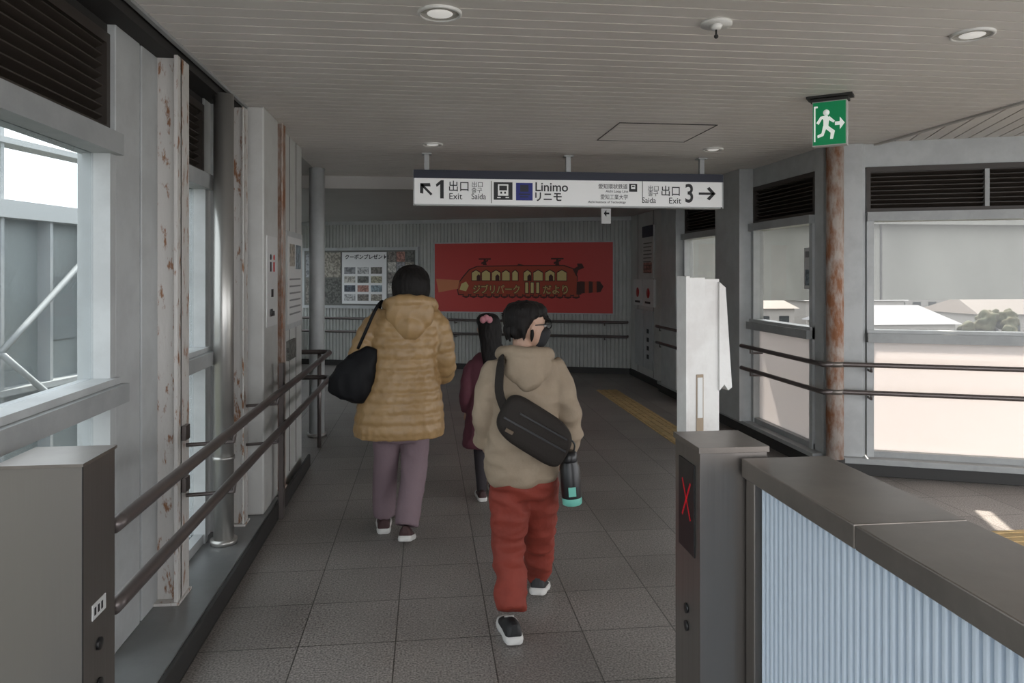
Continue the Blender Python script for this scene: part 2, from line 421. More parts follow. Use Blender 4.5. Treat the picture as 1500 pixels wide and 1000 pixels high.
b.box(-5.7,-3.75,0,.12,0,2.6,m_white,T_right)
for x in(-5.2,-4.45): b.box(x,x+.006,-.004,0,.1,2.42,m_dark,T_right)
b.box(-5.56,-3.75,-.03,0,0,.09,m_dark,T_right)
b.build('wall_right_end')
# ------------------------------------------------------------------ far wall
b=B(); FW=6.0; n=int(FW/.06); vs=[];fs=[]
prof=[]
for k in range(n+1):
    x=-FW+k*.06
    prof+=[(x,0),(x+.033,0),(x+.041,.018),(x+.052,.018)]
prof=[p for p in prof if p[0]<=0.02]
for (x,y) in prof: vs+= [(x,y,0),(x,y,2.6)]
for i in range(len(prof)-1): fs.append((2*i,2*i+2,2*i+3,2*i+1))
b.add(vs,fs,m_corr,False,T_far)
b.box(-FW,.1,.03,.14,0,2.6,m_corr,T_far)
b.box(-FW,0,-.02,.0,0,.09,m_dark,T_far); b.box(-FW,0,-.03,.0,2.36,2.44,m_cover,T_far)
b.build('wall_far')
b=B()
for z in(.80,.58):
    b.limb([(-5.7,-.12,z,.021),(-.12,-.12,z,.021),(-.06,-.09,z,.021),(-.06,0,z,.021)],m_rail,14,.05,T=T_far,smoothpath=False)
    for x in(-.4,-1.6,-2.8,-4.0,-5.2): b.limb([(x,-.12,z,.009),(x,-.12,z-.05,.009),(x,0,z-.05,.009)],m_rail,8,.03,T=T_far,smoothpath=False)
b.build('handrail_far')
W0=-3.17; Wd=2.89; Z0=.93; Hh=1.10
m_cat=M('bus_fur_red',(.36,.05,.022),.6); m_win=M('bus_window_cream',(.60,.48,.20),.6); m_line=M('bus_outline',(.055,.012,.008),.6); m_beamy=M('headlight_beam',(.58,.20,.09),.6)
m_let=M('banner_lettering',(.10,.055,.02),.6); m_let2=M('banner_lettering_light',(.52,.36,.13),.6)
b=B()
b.box(W0,W0+Wd,-.03,-.002,Z0,Z0+Hh,m_redsign,T_far)
for (x0,x1,z0,z1) in((W0-.02,W0+Wd+.02,Z0-.02,Z0),(W0-.02,W0+Wd+.02,Z0+Hh,Z0+Hh+.02),(W0-.02,W0,Z0,Z0+Hh),(W0+Wd,W0+Wd+.02,Z0,Z0+Hh)): b.box(x0,x1,-.035,-.002,z0,z1,m_cover,T_far)
def bp(u,v): return (W0+(u-636)/260*Wd, Z0+(456-v)/100*Hh)
def bpoly(px,mat,lay): b.prism([bp(*p) for p in px],-.030-.0015*lay,-.0295,mat,T_far)
bpoly([(638,408),(674,410),(674,422),(642,428)],m_beamy,1)
bpoly([(670,424),(673,412),(680,403),(688,394),(700,389),(760,388),(762,386),(770,388),(828,388),(842,393),(847,404),(846,432),(672,432)],m_line,1)
bpoly([(671.5,424),(674.5,412.5),(681.5,404),(689.5,395),(701,390.3),(760,389.4),(827,389.4),(841,394),(846,405),(845,430.5),(673,430.5)],m_cat,2)
for (u0,u1) in((692,706),(707,721),(722,736),(737,750),(752,762),(769,781),(783,798),(800,815),(817,832)):
    bpoly([(u0,411),(u0,398),((u0+u1)/2,394),(u1,398),(u1,411)],m_line,3)
    bpoly([(u0+1,410),(u0+1,399),((u0+u1)/2,395.5),(u1-1,399),(u1-1,410)],m_win,4)
for u in(700,728,775,806):
    bpoly([(u,410),(u,404),(u+3,401),(u+6,404),(u+6,410)],m_line,5)
bpoly([(674,424),(677,415),(684,412),(688,418),(684,426)],m_win,3)
for u in(771,779,787): bpoly([(u,429),(u,412),(u+6,412),(u+6,429)],m_line,3); bpoly([(u+1,428),(u+1,413),(u+5,413),(u+5,428)],m_win,4)
bpoly([(846,412),(852,411),(852,430),(846,430)],m_line,3)
for k in range(6):
    u=846+k*5.5; bpoly([(u,411),(u+5.5,411.5),(u+5.5,428-k*.4),(u,429-k*.4)],m_line if k%2 else m_cat,2)
bpoly([(879,413),(883,418),(879,426)],m_line,3)
bpoly([(845,404),(848,395),(856,392),(853,386),(846,386),(847,390),(840,394)],m_line,4)
for u in(712,818):
    bpoly([(u-9,378),(u+9,378),(u+9,380),(u-9,380)],m_line,2); bpoly([(u-1,378),(u+1,378),(u+3,388),(u-3,388)],m_line,2)
    bpoly([(u-5,384),(u+5,380),(u+5,382),(u-5,387)],m_line,3)
for k in range(15):
    u=680+k*11.5; bpoly([(u,430),(u+8,430),(u+9,434),(u+4,436),(u-2,434)],m_line,3); bpoly([(u+1,430),(u+7,430),(u+7,433),(u,433)],m_cat,4)
banner=b.build('red_wall_banner')
for (mm,yy,bo_) in((m_let,-.037,.012),(m_let2,-.041,.002)):
    x,z=bp(694,428); text(banner,T_far,'ジブリパーク',x,z,.15,mm,yy,bold=bo_,sx=.88)
    x,z=bp(797,428); text(banner,T_far,'だより',x,z,.15,mm,yy,bold=bo_,sx=.95)
b=B(); X0=-5.55;X1=-3.45;za=.96;zb=1.98
b.box(X0,X1,-.05,-.002,za,zb,m_cover,T_far); b.box(X0+.05,X1-.05,-.053,-.05,za+.05,zb-.05,m_conc,T_far)
cols=[(.7,.7,.7),(.30,.27,.24),(.55,.5,.42),(.14,.16,.2),(.6,.3,.24),(.36,.45,.5),(.75,.72,.65),(.2,.2,.18),(.6,.56,.4),(.4,.4,.42)]
pm=[M('poster_tone_%d'%i,tuple(c*.8 for c in cc),.5,col2=tuple(c*.35 for c in cc),ns=26,lo=.45,hi=.55) for i,cc in enumerate(cols)]
m_paper2=M('notice_paper_bright',(.78,.78,.78),.5)
b.box(X0+.75,X1-.55,-.056,-.053,za+.08,zb-.08,m_paper2,T_far)
for r_ in range(4):
    for c_ in range(3):
        b.box(X0+.79+c_*.24,X0+.79+c_*.24+.2,-.058,-.056,za+.13+r_*.15,za+.13+r_*.15+.11,pm[(r_*3+c_)%10],T_far)
for r_ in range(5):
    for c_ in range(3):
        b.box(X1-.53+c_*.155,X1-.53+c_*.155+.145,-.058,-.053,za+.08+r_*.175,za+.08+r_*.175+.165,pm[(r_*5+c_*3+1)%10],T_far)
for r_ in range(2):
    for c_ in range(2):
        b.box(X0+.08+c_*.33,X0+.08+c_*.33+.31,-.058,-.053,za+.08+r_*.44,za+.08+r_*.44+.42,pm[(1,7,9,2)[r_*2+c_]],T_far)
nb=b.build('notice_board')
text(nb,T_far,'クーポンプレゼント!',X0+.80,zb-.19,.085,m_ink,-.058,bold=.002)
b=B()
b.box(-4.92,-4.40,-.02,0,1.48,2.22,m_white,T_right); b.box(-4.92,-4.40,-.022,-.02,2.06,2.22,m_navy,T_right)
for k in range(9): b.box(-4.86,-4.5+.02*(k%3),-.022,-.02,1.55+k*.052,1.565+k*.052,m_conc,T_right)
b.box(-4.86,-4.46,-.022,-.02,1.55,1.70,pm[4],T_right)
b.build('wall_notice_panel')
b=B()
b.box(-5.35,-4.9,-.03,0,1.08,1.46,m_paper,T_right); b.box(-4.85,-4.35,-.03,0,1.08,1.46,m_paper,T_right)
m_rd=M('sticker_red',(.5,.03,.03),.5)
for x in(-5.12,-4.6): b.cyl((x,-.034,1.27),(x,-.03,1.27),.07,m_rd,24,T=T_right)
b.box(-5.25,-5.0,-.033,-.03,1.12,1.15,m_ink,T_right); b.box(-4.75,-4.5,-.033,-.03,1.12,1.15,m_ink,T_right)
for x in(-5.3,-4.85): b.box(x,x+.42,-.02,0,.2,1.02,m_cover,T_right)
for k in range(4): b.box(-4.7,-4.6,-.022,-.02,.7-k*.12,.76-k*.12,m_ink,T_right)
b.build('fire_equipment_cabinet')
T_l2=TR(-.97,0,90)
b=B(); b.box(4.64,4.95,-.006,0,1.22,1.78,m_paper,T_l2)
b.box(4.72,4.76,-.008,-.006,1.56,1.62,m_ink,T_l2); b.box(4.82,4.86,-.008,-.006,1.56,1.62,m_rd,T_l2)
b.cyl((4.74,-.009,1.65),(4.74,-.006,1.65),.018,m_ink,T=T_l2); b.cyl((4.84,-.009,1.65),(4.84,-.006,1.65),.018,m_rd,T=T_l2)
b.box(4.76,4.82,-.008,-.006,1.40,1.45,m_ink,T_l2)
tb=b.build('restroom_sign'); text(tb,T_l2,'100m',4.70,1.28,.07,m_ink,-.008)
T_l3=TR(-1.0,0,90)
b=B(); b.box(5.3,5.95,-.03,0,1.15,1.85,m_cover,T_l3); b.box(5.34,5.91,-.033,-.03,1.19,1.81,m_paper,T_l3)
m_lines=M('poster_grey_print',(.22,.22,.22),.6)
for k in range(6): b.box(5.4,5.85,-.035,-.033,1.25+k*.05,1.262+k*.05,m_lines,T_l3)
b.box(5.4,5.6,-.035,-.033,1.6,1.76,pm[2],T_l3); b.box(5.64,5.86,-.035,-.033,1.58,1.76,pm[5],T_l3)
b.box(5.45,5.75,-.02,0,.92,1.06,pm[7],T_l3)
b.build('information_poster')
b=B(); b.box(-.33,-.17,-.002,.018,1.42,1.76,m_paper,T_right); b.box(-.31,-.19,-.004,-.002,1.45,1.58,pm[5],T_right); b.box(-.31,-.19,-.004,-.002,1.68,1.73,m_lines,T_right)
b.build('window_poster')
# ------------------------------------------------------------------ hanging direction sign
sy=6.15; sx0=-.10; sx1=2.54; sz0=2.11; sz1=2.40
T_s=TR(0,sy,0)
b=B()
b.box(sx0,sx1,0,.14,sz0+.012,sz1,m_signw,T_s)
b.box(sx0+.01,sx1-.01,.01,.13,sz0,sz0+.012,m_cover,T_s)
b.box(sx0-.008,sx1+.008,-.006,.148,sz1-.065,sz1+.004,m_navy,T_s)
b.box(sx0-.01,sx0,-.004,.146,sz0,sz1,m_cover,T_s); b.box(sx1,sx1+.01,-.004,.146,sz0,sz1,m_cover,T_s)
for x in(0.0,1.2,2.38):
    b.box(x-.02,x+.02,.05,.09,sz1,CZ,m_cover,T_s); b.box(x-.04,x+.04,.03,.11,CZ-.01,CZ,m_cover,T_s)
def sp(u,v): return ((u-607)/451*2.64+sx0, sz0+(300-v+(u-607)*.013)/51*.285)
def sbox(u0,u1,v0,v1,mat,lay=1):
    x0,z0=sp(u0,v1); x1,z1=sp(u1,v0); b.box(x0,x1,-.001-.001*lay,.001,z0,z1,mat,T_s)
def sprism(px,mat,lay=1): b.prism([sp(*p) for p in px],-.001-.001*lay,.001,mat,T_s)
def sarrow(u,v,ang,L):
    x,z=sp(u,v); s_=L; w=.019
    Tm=T_s@Matrix.Translation((x,0,z))@Matrix.Rotation(-ang,4,'Y')
    b.box(-s_,s_*.8,-.003,0,-w/2,w/2,m_ink,Tm)
    for sg in(1,-1):
        b.prism([(s_,0),(s_-.055,sg*.058),(s_-.078,sg*.043),(s_-.035,0)],-.003,0,m_ink,Tm)
sarrow(623,276,R(135),.066); sarrow(1035,283,0,.075)
sprism([(644,263),(648,263),(648,290),(643,290),(643,269),(638,273),(637,269)],m_ink)
sbox(715,716,264,297,m_conc); sbox(936.5,937.5,264,297,m_conc)
sbox(719,746,266,292,m_ink); sbox(751,775,267,293,m_blue)
sbox(725,740,269,286,m_signw,2); sbox(727,738,271,278,m_ink,3); sbox(728.5,731,280,283,m_ink,3); sbox(734,736.5,280,283,m_ink,3); sbox(724,729,288,289.5,m_signw,2); sbox(736,741,288,289.5,m_signw,2)
sbox(757,769,270,280,m_navy,2); sbox(755,771,283,284.5,m_navy,2); sbox(757,769,287,288.5,m_navy,2)
sbox(917,929,268,280,m_ink); sbox(920,926,270,276,m_signw,2); sbox(921,925,271,273,m_ink,3)
sign=b.build('hanging_direction_sign')
def st(s,u,v,px,bold=.0,sx=1.0,mat=m_ink):
    x,z=sp(u,v); text(sign,T_s,s,x,z,px/51*.285*1.0,mat,-.003,bold=bold,sx=sx)
st('出口',654,278,17,.0005,.95); st('Exit',655,291,13)
st('出口',687,272.5,9); st('출구',687,281,9); st('Saida',687,291,12,0,.9)
st('Linimo',778,279,19,.0015,.98); st('リニモ',776,293,15.5,.002,.95)
st('愛知環状鉄道',871,275,8.5,0,.9); st('Aichi Loop Line',882,281,5.5); st('愛知工業大学',874,291,8.5,0,.85); st('Aichi Institute of Technology',856,297,5)
st('出口',945,278,9); st('출구',945,286,9); st('Saida',936,297,12,0,.9)
st('出口',964,285,17,.0005,.95); st('Exit',976,298,13); st('3',1000,296,40,.003,.8)
# exit sign
T_e=Matrix.Translation((2.245,3.92,0.012))@Matrix.Rotation(R(-38),4,'Z')
b=B()
b.box(-.09,.09,0,.06,2.255,2.505,m_white,T_e)
b.box(-.085,.085,-.004,0,2.26,2.50,m_green,T_e)
b.box(-.10,.10,-.01,.07,2.505,2.52,m_dark,T_e); b.box(-.12,.12,-.02,.08,2.525,CZ-.012,m_dark,T_e); b.box(-.05,.05,.01,.05,2.515,CZ-.012,m_dark,T_e)
def e(px,lay=1): b.prism(px,-.004-.001*lay,-.003,m_exw,T_e)
b.cyl((-.015,-.006,2.44),(-.015,-.003,2.44),.017,m_exw,T=T_e)
e([(-.045,2.42),(-.01,2.425),(.0,2.41),(-.005,2.355),(-.03,2.355),(-.03,2.40)])
e([(-.03,2.36),(-.005,2.365),(.03,2.335),(.02,2.29),(.005,2.29),(.008,2.325)])
e([(-.032,2.365),(-.012,2.36),(-.03,2.31),(-.06,2.30),(-.062,2.315),(-.04,2.325)])
e([(-.045,2.42),(-.035,2.41),(-.055,2.375),(-.068,2.385)]); e([(.0,2.42),(.03,2.39),(.022,2.38),(-.005,2.40)])
e([(.03,2.385),(.055,2.385),(.055,2.41),(.08,2.375),(.055,2.34),(.055,2.365),(.03,2.365)])
b.prism([(-.08,2.48),(-.06,2.48),(-.06,2.47),(-.072,2.47),(-.072,2.28),(-.08,2.28)],-.005,-.003,m_exw,T_e)
b.build('emergency_exit_sign')
T_a=TR(2.12,8.6,0)
b=B(); b.box(-.055,.055,0,.03,2.14,2.36,m_signw,T_a); b.box(-.06,.06,-.003,.033,2.36,2.375,m_dark,T_a); b.box(-.01,.01,.01,.02,2.375,2.42,m_dark,T_a)
b.prism([(-.03,2.26),(.0,2.30),(.0,2.27),(.035,2.27),(.035,2.25),(.0,2.25),(.0,2.22)],-.003,0,m_ink,T_a)
b.build('hanging_arrow_sign')
# ------------------------------------------------------------------ gate posts
b=B()
b.box(-1.05,-.85,1.945,2.14,0,1.07,m_steel); b.box(-1.055,-.845,1.94,2.145,1.07,1.078,m_steelc)
b.box(-.852,-.848,2.0,2.08,.66,.70,m_paper)
for z in(.585,.48): b.cyl((-.85,2.04,z),(-.844,2.04,z),.016,m_black)
b.box(-.8505,-.849,1.945,1.952,0,1.07,m_dark)
for k in range(3): b.box(-.848,-.847,2.01+k*.02,2.02+k*.02,.67,.69,m_ink)
b.build('gate_post',bevel=.006)
b=B()
b.box(.735,.925,1.93,2.13,0,1.07,m_steel); b.box(.73,.93,1.925,2.135,1.062,1.078,m_steelc)
b.box(.731,.735,1.965,2.09,.765,1.02,m_black)
for sg in(1,-1):
    b.prism([(-.038,-.05*sg),(-.029,-.056*sg),(.038,.05*sg),(.029,.056*sg)],-.006,-.004,m_redx,TR(.737,2.027,-90)@Matrix.Translation((0,0,.91)))
for z in(.55,.60): b.cyl((.735,2.03,z),(.729,2.03,z),.014,m_black)
b.build('gate_post',bevel=.006)
b=B()
b.box(.845,1.09,1.385,1.915,1.0,1.05,m_steelc); b.box(.845,1.09,-1.4,1.381,1.0,1.05,m_steelc)
b.box(.86,1.07,1.87,1.92,0,1.0,m_steel)
b.box(.87,1.06,-1.4,1.9,0,.08,m_steelc)
b.box(.90,1.03,-1.4,1.9,.05,1.0,m_ribs)
prof=[]; yy=-1.38
while yy<1.86:
    prof+=[(.872,yy),(.872,yy+.012),(.884,yy+.015),(.884,yy+.021)]; yy+=.0235
vs=[];fs=[]
for (x,y) in prof: vs+= [(x,y,.08),(x,y,1.0)]
for i in range(len(prof)-1): fs.append((2*i,2*i+2,2*i+3,2*i+1))
b.add(vs,fs,m_ribs)
b.build('gate_fence',bevel=.003)
m_wood=M('peeling_wood',(.32,.25,.18),.8)
m_vinyl=M('white_vinyl_cover',(.66,.65,.63),.45,col2=(.58,.56,.54),ns=6,bump=.3,bs=14)
b=B(); Tp=Matrix.Translation((.955,2.5,0))@Matrix.Rotation(R(8),4,'Z')
b.box(-.07,.0,-.03,.03,0,1.535,m_vinyl,Tp); b.box(-.005,.06,-.02,.04,0,1.53,m_vinyl,Tp)
b.box(-.075,-.06,-.034,.034,.2,1.54,m_vinyl,Tp)
b.prism([(.055,1.52),(.08,1.50),(.105,1.15),(.09,1.14),(.075,1.16),(.055,1.14)],-.03,.03,m_vinyl,Tp)
b.box(-.035,-.008,-.034,-.03,.99,1.2,m_wood,Tp); b.box(-.032,-.012,-.036,-.033,1.05,1.19,m_paper,Tp)
b.box(-.10,.10,-.08,.08,0,.03,m_steelc,Tp)
b.build('covered_barrier_post',bevel=.006)
# ------------------------------------------------------------------ outside
m_ground=M('asphalt_ground',(.075,.07,.062),.9,col2=(.05,.055,.035),ns=.08)
b=B(); b.box(-150,250,-60,400,-6.2,-6,m_ground); b.build('ground_outside',recenter=False)
b=B()
b.box(2,60,20,22,.78,2.95,m_conc); b.box(2,60,19.7,22.3,2.95,3.15,m_conc)
for k in range(6): b.box(4+k*9,4.06+k*9,19.98,20,.78,2.95,m_dark)
for x in(30,52): b.box(x,x+1.6,20.2,21.8,-6,.78,m_conc)
b.build('viaduct_girder')
m_hw=M('house_wall',(.26,.25,.24),.8); m_hr=M('house_roof',(.085,.09,.10),.6); m_hr2=M('house_roof_brown',(.05,.038,.03),.6); m_dw=M('house_window',(.02,.025,.03),.2)
def house(x,y,w,d,h,mr):
    b=B(); b.box(x,x+w,y,y+d,-6,-6+h,m_hw)
    z=-6+h; b.add([(x-.4,y-.4,z),(x+w+.4,y-.4,z),(x+w+.4,y+d+.4,z),(x-.4,y+d+.4,z),(x+.8,y+d/2,z+1.4),(x+w-.8,y+d/2,z+1.4)],[(0,1,5,4),(1,2,5),(2,3,4,5),(3,0,4),(3,2,1,0)],mr)
    for k in range(int(w/2.2)): b.box(x+.7+k*2.2,x+1.8+k*2.2,y-.05,y,-6+h-1.9,-6+h-.8,m_dw)
    b.build('house')
house(34,56,9,7,3.4,m_hr); house(50,62,10,8,3.8,m_hr2); house(30,75,9,7,3.8,m_hr2); house(43,80,12,8,4.4,m_hr); house(64,70,9,8,4,m_hr); house(22,62,6,6,3.4,m_hr); house(58,90,12,8,4.6,m_hr); house(80,80,12,8,4,m_hr)
m_leaf=M('foliage',(.028,.034,.013),.9,col2=(.05,.045,.02),ns=1.2); m_leaf2=M('foliage_brown',(.075,.045,.03),.9,col2=(.045,.03,.018),ns=2); m_trunk=M('trunk',(.06,.04,.03),.9)
def tree(x,y,r,h,mt):
    b=B(); b.cyl((x,y,-6),(x,y,-6+h),.18,m_trunk,8)
    for k in range(16):
        a=random.random()*6.28; q=random.random()*r*.9
        b.ell((x+q*math.cos(a),y+q*math.sin(a),-6+h+random.uniform(-.6,.7)*r*.6),(r*.34,r*.34,r*.3),mt,n=9,m=6)
    o=remeshed(b,'tree',None,.12,0,disp2=.35,freq2=(2.2,2.2,2.2)) ; o.data.materials.clear(); o.data.materials.append(mt)
for (x,y,r,h,mt) in((21,45,2.2,2.4,m_leaf),(25,48,1.8,2.6,m_leaf),(28,46,1.9,2.4,m_leaf2),(26,42,1.6,2.4,m_leaf2),(31,51,1.8,2.6,m_leaf2),(46,56,2,3.2,m_leaf),(40,49,1.3,2,m_leaf),(55,57,2,3.2,m_leaf),(19,73,3,3.4,m_leaf),(62,61,2.4,3.2,m_leaf),(36,92,3,4,m_leaf),(75,72,3,3.4,m_leaf),(49,92,3,4.2,m_leaf),(28,88,3,4.4,m_leaf),(66,84,3,4,m_leaf)): tree(x,y,r,h,mt)
# steel stair tower seen through the left windows
m_tw=M('tower_white_steel',(.32,.335,.34),.5); m_tp=M('tower_panel_glass',(.175,.195,.20),.3); m_tp2=M('tower_panel_pale',(.22,.243,.243),.4)
b=B(); Tt=TR(-6.2,8,78)
b.box(-1,12,.2,.3,-6,2.5,m_tp2,Tt)
x=-1.0; kk=0
while x<12:
    b.box(x-.03,x+.03,.0,.2,-6,3.6 if kk%2==0 else 2.4,m_tw,Tt)
    for z in(-.75,.55):
        if (kk+int(z*2))%3==0: b.box(x+.16,x+.75,.17,.2,z,z+.95,m_tp,Tt)
    x+=.92; kk+=1
for z in(-1.4,-.1,2.30): b.box(-1,12,-.06,.2,z,z+(.24 if z>2 else .08),m_tw,Tt)
b.box(-1,12,-.05,.3,3.3,3.38,m_tw,Tt)
for x0 in(-.8,2.5,5.8):
    b.limb([(x0,-.12,.50,.045),(x0+2.3,-.12,2.25,.045)],m_tw,8,.5,T=Tt,smoothpath=False)
    b.limb([(x0+2.2,-.12,-1.2,.045),(x0,-.12,.5,.045)],m_tw,8,.5,T=Tt,smoothpath=False)
b.build('stair_tower')
# ------------------------------------------------------------------ people
m_skin=M('skin',(.42,.26,.185),.5); m_hair=M('hair_black',(.008,.0065,.006),.6,bump=.6,bs=60,stretch=(1,1,.15),spec=.18)
m_eye=M('eye_white',(.5,.5,.5),.3); m_lip=M('lips',(.28,.10,.085),.5)
m_coat=M('puffer_tan',(.325,.205,.092),.42,col2=(.275,.17,.073),ns=6,bump=.25,bs=25)
m_mauve=M('trousers_mauve',(.165,.115,.13),.8,bump=.2,bs=60)
m_sole=M('sole_white',(.55,.54,.52),.6); m_shoe=M('sneaker_maroon',(.045,.018,.018),.7); m_shoeb=M('sneaker_black',(.011,.011,.012),.6)
m_jack=M('jacket_beige',(.29,.225,.16),.75,col2=(.25,.193,.135),ns=5,bump=.15,bs=80)
m_redp=M('trousers_rust',(.205,.027,.014),.75,col2=(.17,.022,.011),ns=5,bump=.15,bs=80)
m_bagg=M('bag_charcoal',(.022,.018,.0155),.75,bump=.2,bs=90,spec=.2); m_teal=M('bottle_teal',(.15,.46,.38),.45)
m_bagb=M('bag_black',(.006,.006,.007),.55,bump=.2,bs=20,spec=.15); m_maroon=M('jacket_maroon',(.10,.026,.040),.8,bump=.2,bs=40)
m_pink=M('hair_tie_pink',(.42,.17,.20),.6); m_leg=M('tights_dark',(.02,.015,.018),.8); m_mask=M('mask_black',(.014,.014,.016),.8)
HT=[(0,.12,.10,.36),(.06,.20,-.02,.40),(.15,.27,-.12,.41),(.28,.32,-.25,.41),(.42,.345,-.38,.41),(.52,.35,-.44,.40),(.65,.36,-.47,.42),(.80,.33,-.44,.38),(.92,.23,-.32,.26),(1.0,.05,-.10,.06)]
def headloft(b,tab,H,mat,T,grow=0):
    b.torso([(z*H,0,(yb+yf)/2*H,a*H+grow,(yf-yb)/2*H+grow) for z,a,yb,yf in tab],mat,n=32,step=.004,p=2.15,T=T)
def head(par,T,H,hairtab,neckbase,mask=False,glasses=False,tufts=0,hairdisp=.004,tl=.13,lowtufts=0):
    b=B(); headloft(b,HT,H,m_skin,T)
    b.limb([(0,.42*H,.55*H,.028*H),(0,.45*H,.45*H,.045*H),(0,.475*H,.37*H,.055*H),(0,.43*H,.33*H,.04*H)],m_skin,10,.004,T=T)
    for sg in(1,-1):
        b.ell((sg*.375*H,-.04*H,.46*H),(.04*H,.075*H,.12*H),m_skin,n=14,m=10,T=T)
        b.ell((sg*.07*H,.42*H,.355*H),(.03*H,.04*H,.03*H),m_skin,n=10,m=8,T=T)
    Ti=T.inverted(); nb_=Ti@Vector(neckbase)
    b.limb([(0,-.06*H,.30*H,.23*H),(0,-.08*H,.0,.22*H),(nb_.x,nb_.y,nb_.z,.26*H)],m_skin,20,.01,T=T)
    remeshed(b,'head',par,.0045,1)
    b=B()
    for sg in(1,-1):
        b.ell((sg*.15*H,.385*H,.52*H),(.055*H,.035*H,.028*H),m_eye,n=12,m=8,T=T)
        b.ell((sg*.15*H,.412*H,.52*H),(.024*H,.012*H,.024*H),m_ink,n=10,m=8,T=T)
        b.limb([(sg*.08*H,.415*H,.605*H,.012*H),(sg*.16*H,.415*H,.625*H,.016*H),(sg*.24*H,.37*H,.60*H,.008*H)],m_hair,8,.004,T=T)
    b.limb([(-.11*H,.385*H,.225*H,.010*H),(0,.418*H,.23*H,.022*H),(.11*H,.385*H,.225*H,.010*H)],m_lip,8,.004,T=T)
    b.build('face_features',par)
    b=B(); headloft(b,hairtab,H,m_hair,T)
    for k in range(tufts):
        a=random.random()*6.28; e_=random.uniform(.15,1.35)
        d=Vector((math.cos(a)*math.cos(e_)*.40,math.sin(a)*math.cos(e_)*.50-.05,.62+.42*math.sin(e_)))*H
        o=Vector((0,-.05,.6))*H; dr=(d-o).normalized()
        t_=dr*.6+Vector((random.uniform(-.7,.7),random.uniform(-.4,.7),random.uniform(-.9,-.1)))
        b.limb([tuple(o+(d-o)*.90)+(.06*H,),tuple(d)+(.045*H,),tuple(d+t_*tl*H)+(.010*H,)],m_hair,8,.006,T=T)
    for k in range(lowtufts):
        a=random.uniform(math.pi*1.02,math.pi*1.98)
        c,s2=math.cos(a),math.sin(a)
        b.limb([(c*.37*H,s2*.48*H-.02*H,.45*H,.05*H),(c*.37*H,s2*.47*H-.02*H,.30*H,.045*H),(c*.33*H+random.uniform(-.03,.03)*H,s2*.43*H,random.uniform(.10,.20)*H,.010*H)],m_hair,8,.006,T=T)
    remeshed(b,'hair',par,.0045,1,disp2=hairdisp,freq2=(55,55,24))
    if mask:
        b=B()
        tab=[(-.02,.10,.14,.38),(.06,.225,.04,.46),(.15,.295,.04,.50),(.26,.335,.04,.54),(.35,.345,.06,.57),(.42,.32,.12,.56),(.475,.20,.22,.53)]
        headloft(b,tab,H,m_mask,T)
        for sg in(1,-1):
            b.limb([(sg*.33*H,.12*H,.36*H,.010*H),(sg*.40*H,-.05*H,.50*H,.010*H)],m_mask,6,.01,T=T)
            b.limb([(sg*.31*H,.12*H,.18*H,.010*H),(sg*.40*H,-.05*H,.38*H,.010*H)],m_mask,6,.01,T=T)
        remeshed(b,'face_mask',par,.004,1)
    if glasses:
        b=B()
        for sg in(1,-1):
            pts=[(sg*.17*H+.135*H*math.cos(t),.49*H-abs(.135*H*math.cos(t))*.15,.55*H+.09*H*math.sin(t),.014*H) for t in [2*math.pi*k/16 for k in range(17)]]
            b.limb(pts,m_black,6,.01,T=T,smoothpath=False)
            b.limb([(sg*.30*H,.46*H,.57*H,.014*H),(sg*.385*H,.38*H,.57*H,.014*H),(sg*.40*H,-.03*H,.53*H,.012*H)],m_black,6,.01,T=T,smoothpath=False)
        b.limb([(-.04*H,.49*H,.56*H,.012*H),(.04*H,.49*H,.56*H,.012*H)],m_black,6,.01,T=T)
        b.build('eyeglasses',par)
def hand(par,pos,dirv,side,s=1.0,curl=.6,name='hand'):
    d=Vector(dirv).normalized(); inn=Vector((-side,0,0)); inn=(inn-d*inn.dot(d)).normalized(); w=d.cross(inn)*(1 if side>0 else -1)
    if w.y<0 and abs(w.y)>.2: w=-w
    P=Vector(pos); b=B()
    b.limb([tuple(P-d*.03*s)+(.024*s,),tuple(P+d*.02*s)+(.030*s,),tuple(P+d*.055*s)+(.036*s,),tuple(P+d*.085*s)+(.033*s,)],m_skin,16,.005,flat=1)
    for i,(o,L) in enumerate(((.027,.070),(.009,.078),(-.009,.072),(-.026,.056))):
        r0=P+d*.082*s+w*o*s; pts=[tuple(r0-d*.01*s)+(.0095*s,)]; c=r0.copy(); a=curl*.35
        for k,fr in enumerate((.42,.32,.26)):
            a+=curl*.55; v=d*math.cos(a)+inn*math.sin(a); c=c+v*L*fr*s; pts.append(tuple(c)+((.0088-.0012*k)*s,))
        b.limb(pts,m_skin,10,.005)
    t0=P+d*.02*s+w*.022*s
    b.limb([tuple(t0)+(.013*s,),tuple(t0+(d*.03+w*.022+inn*.008)*s)+(.011*s,),tuple(t0+(d*.058+w*.026+inn*.02)*s)+(.0095*s,),tuple(t0+(d*.075+w*.022+inn*.03)*s)+(.007*s,)],m_skin,10,.005)
    remeshed(b,name,par,.0038,1)
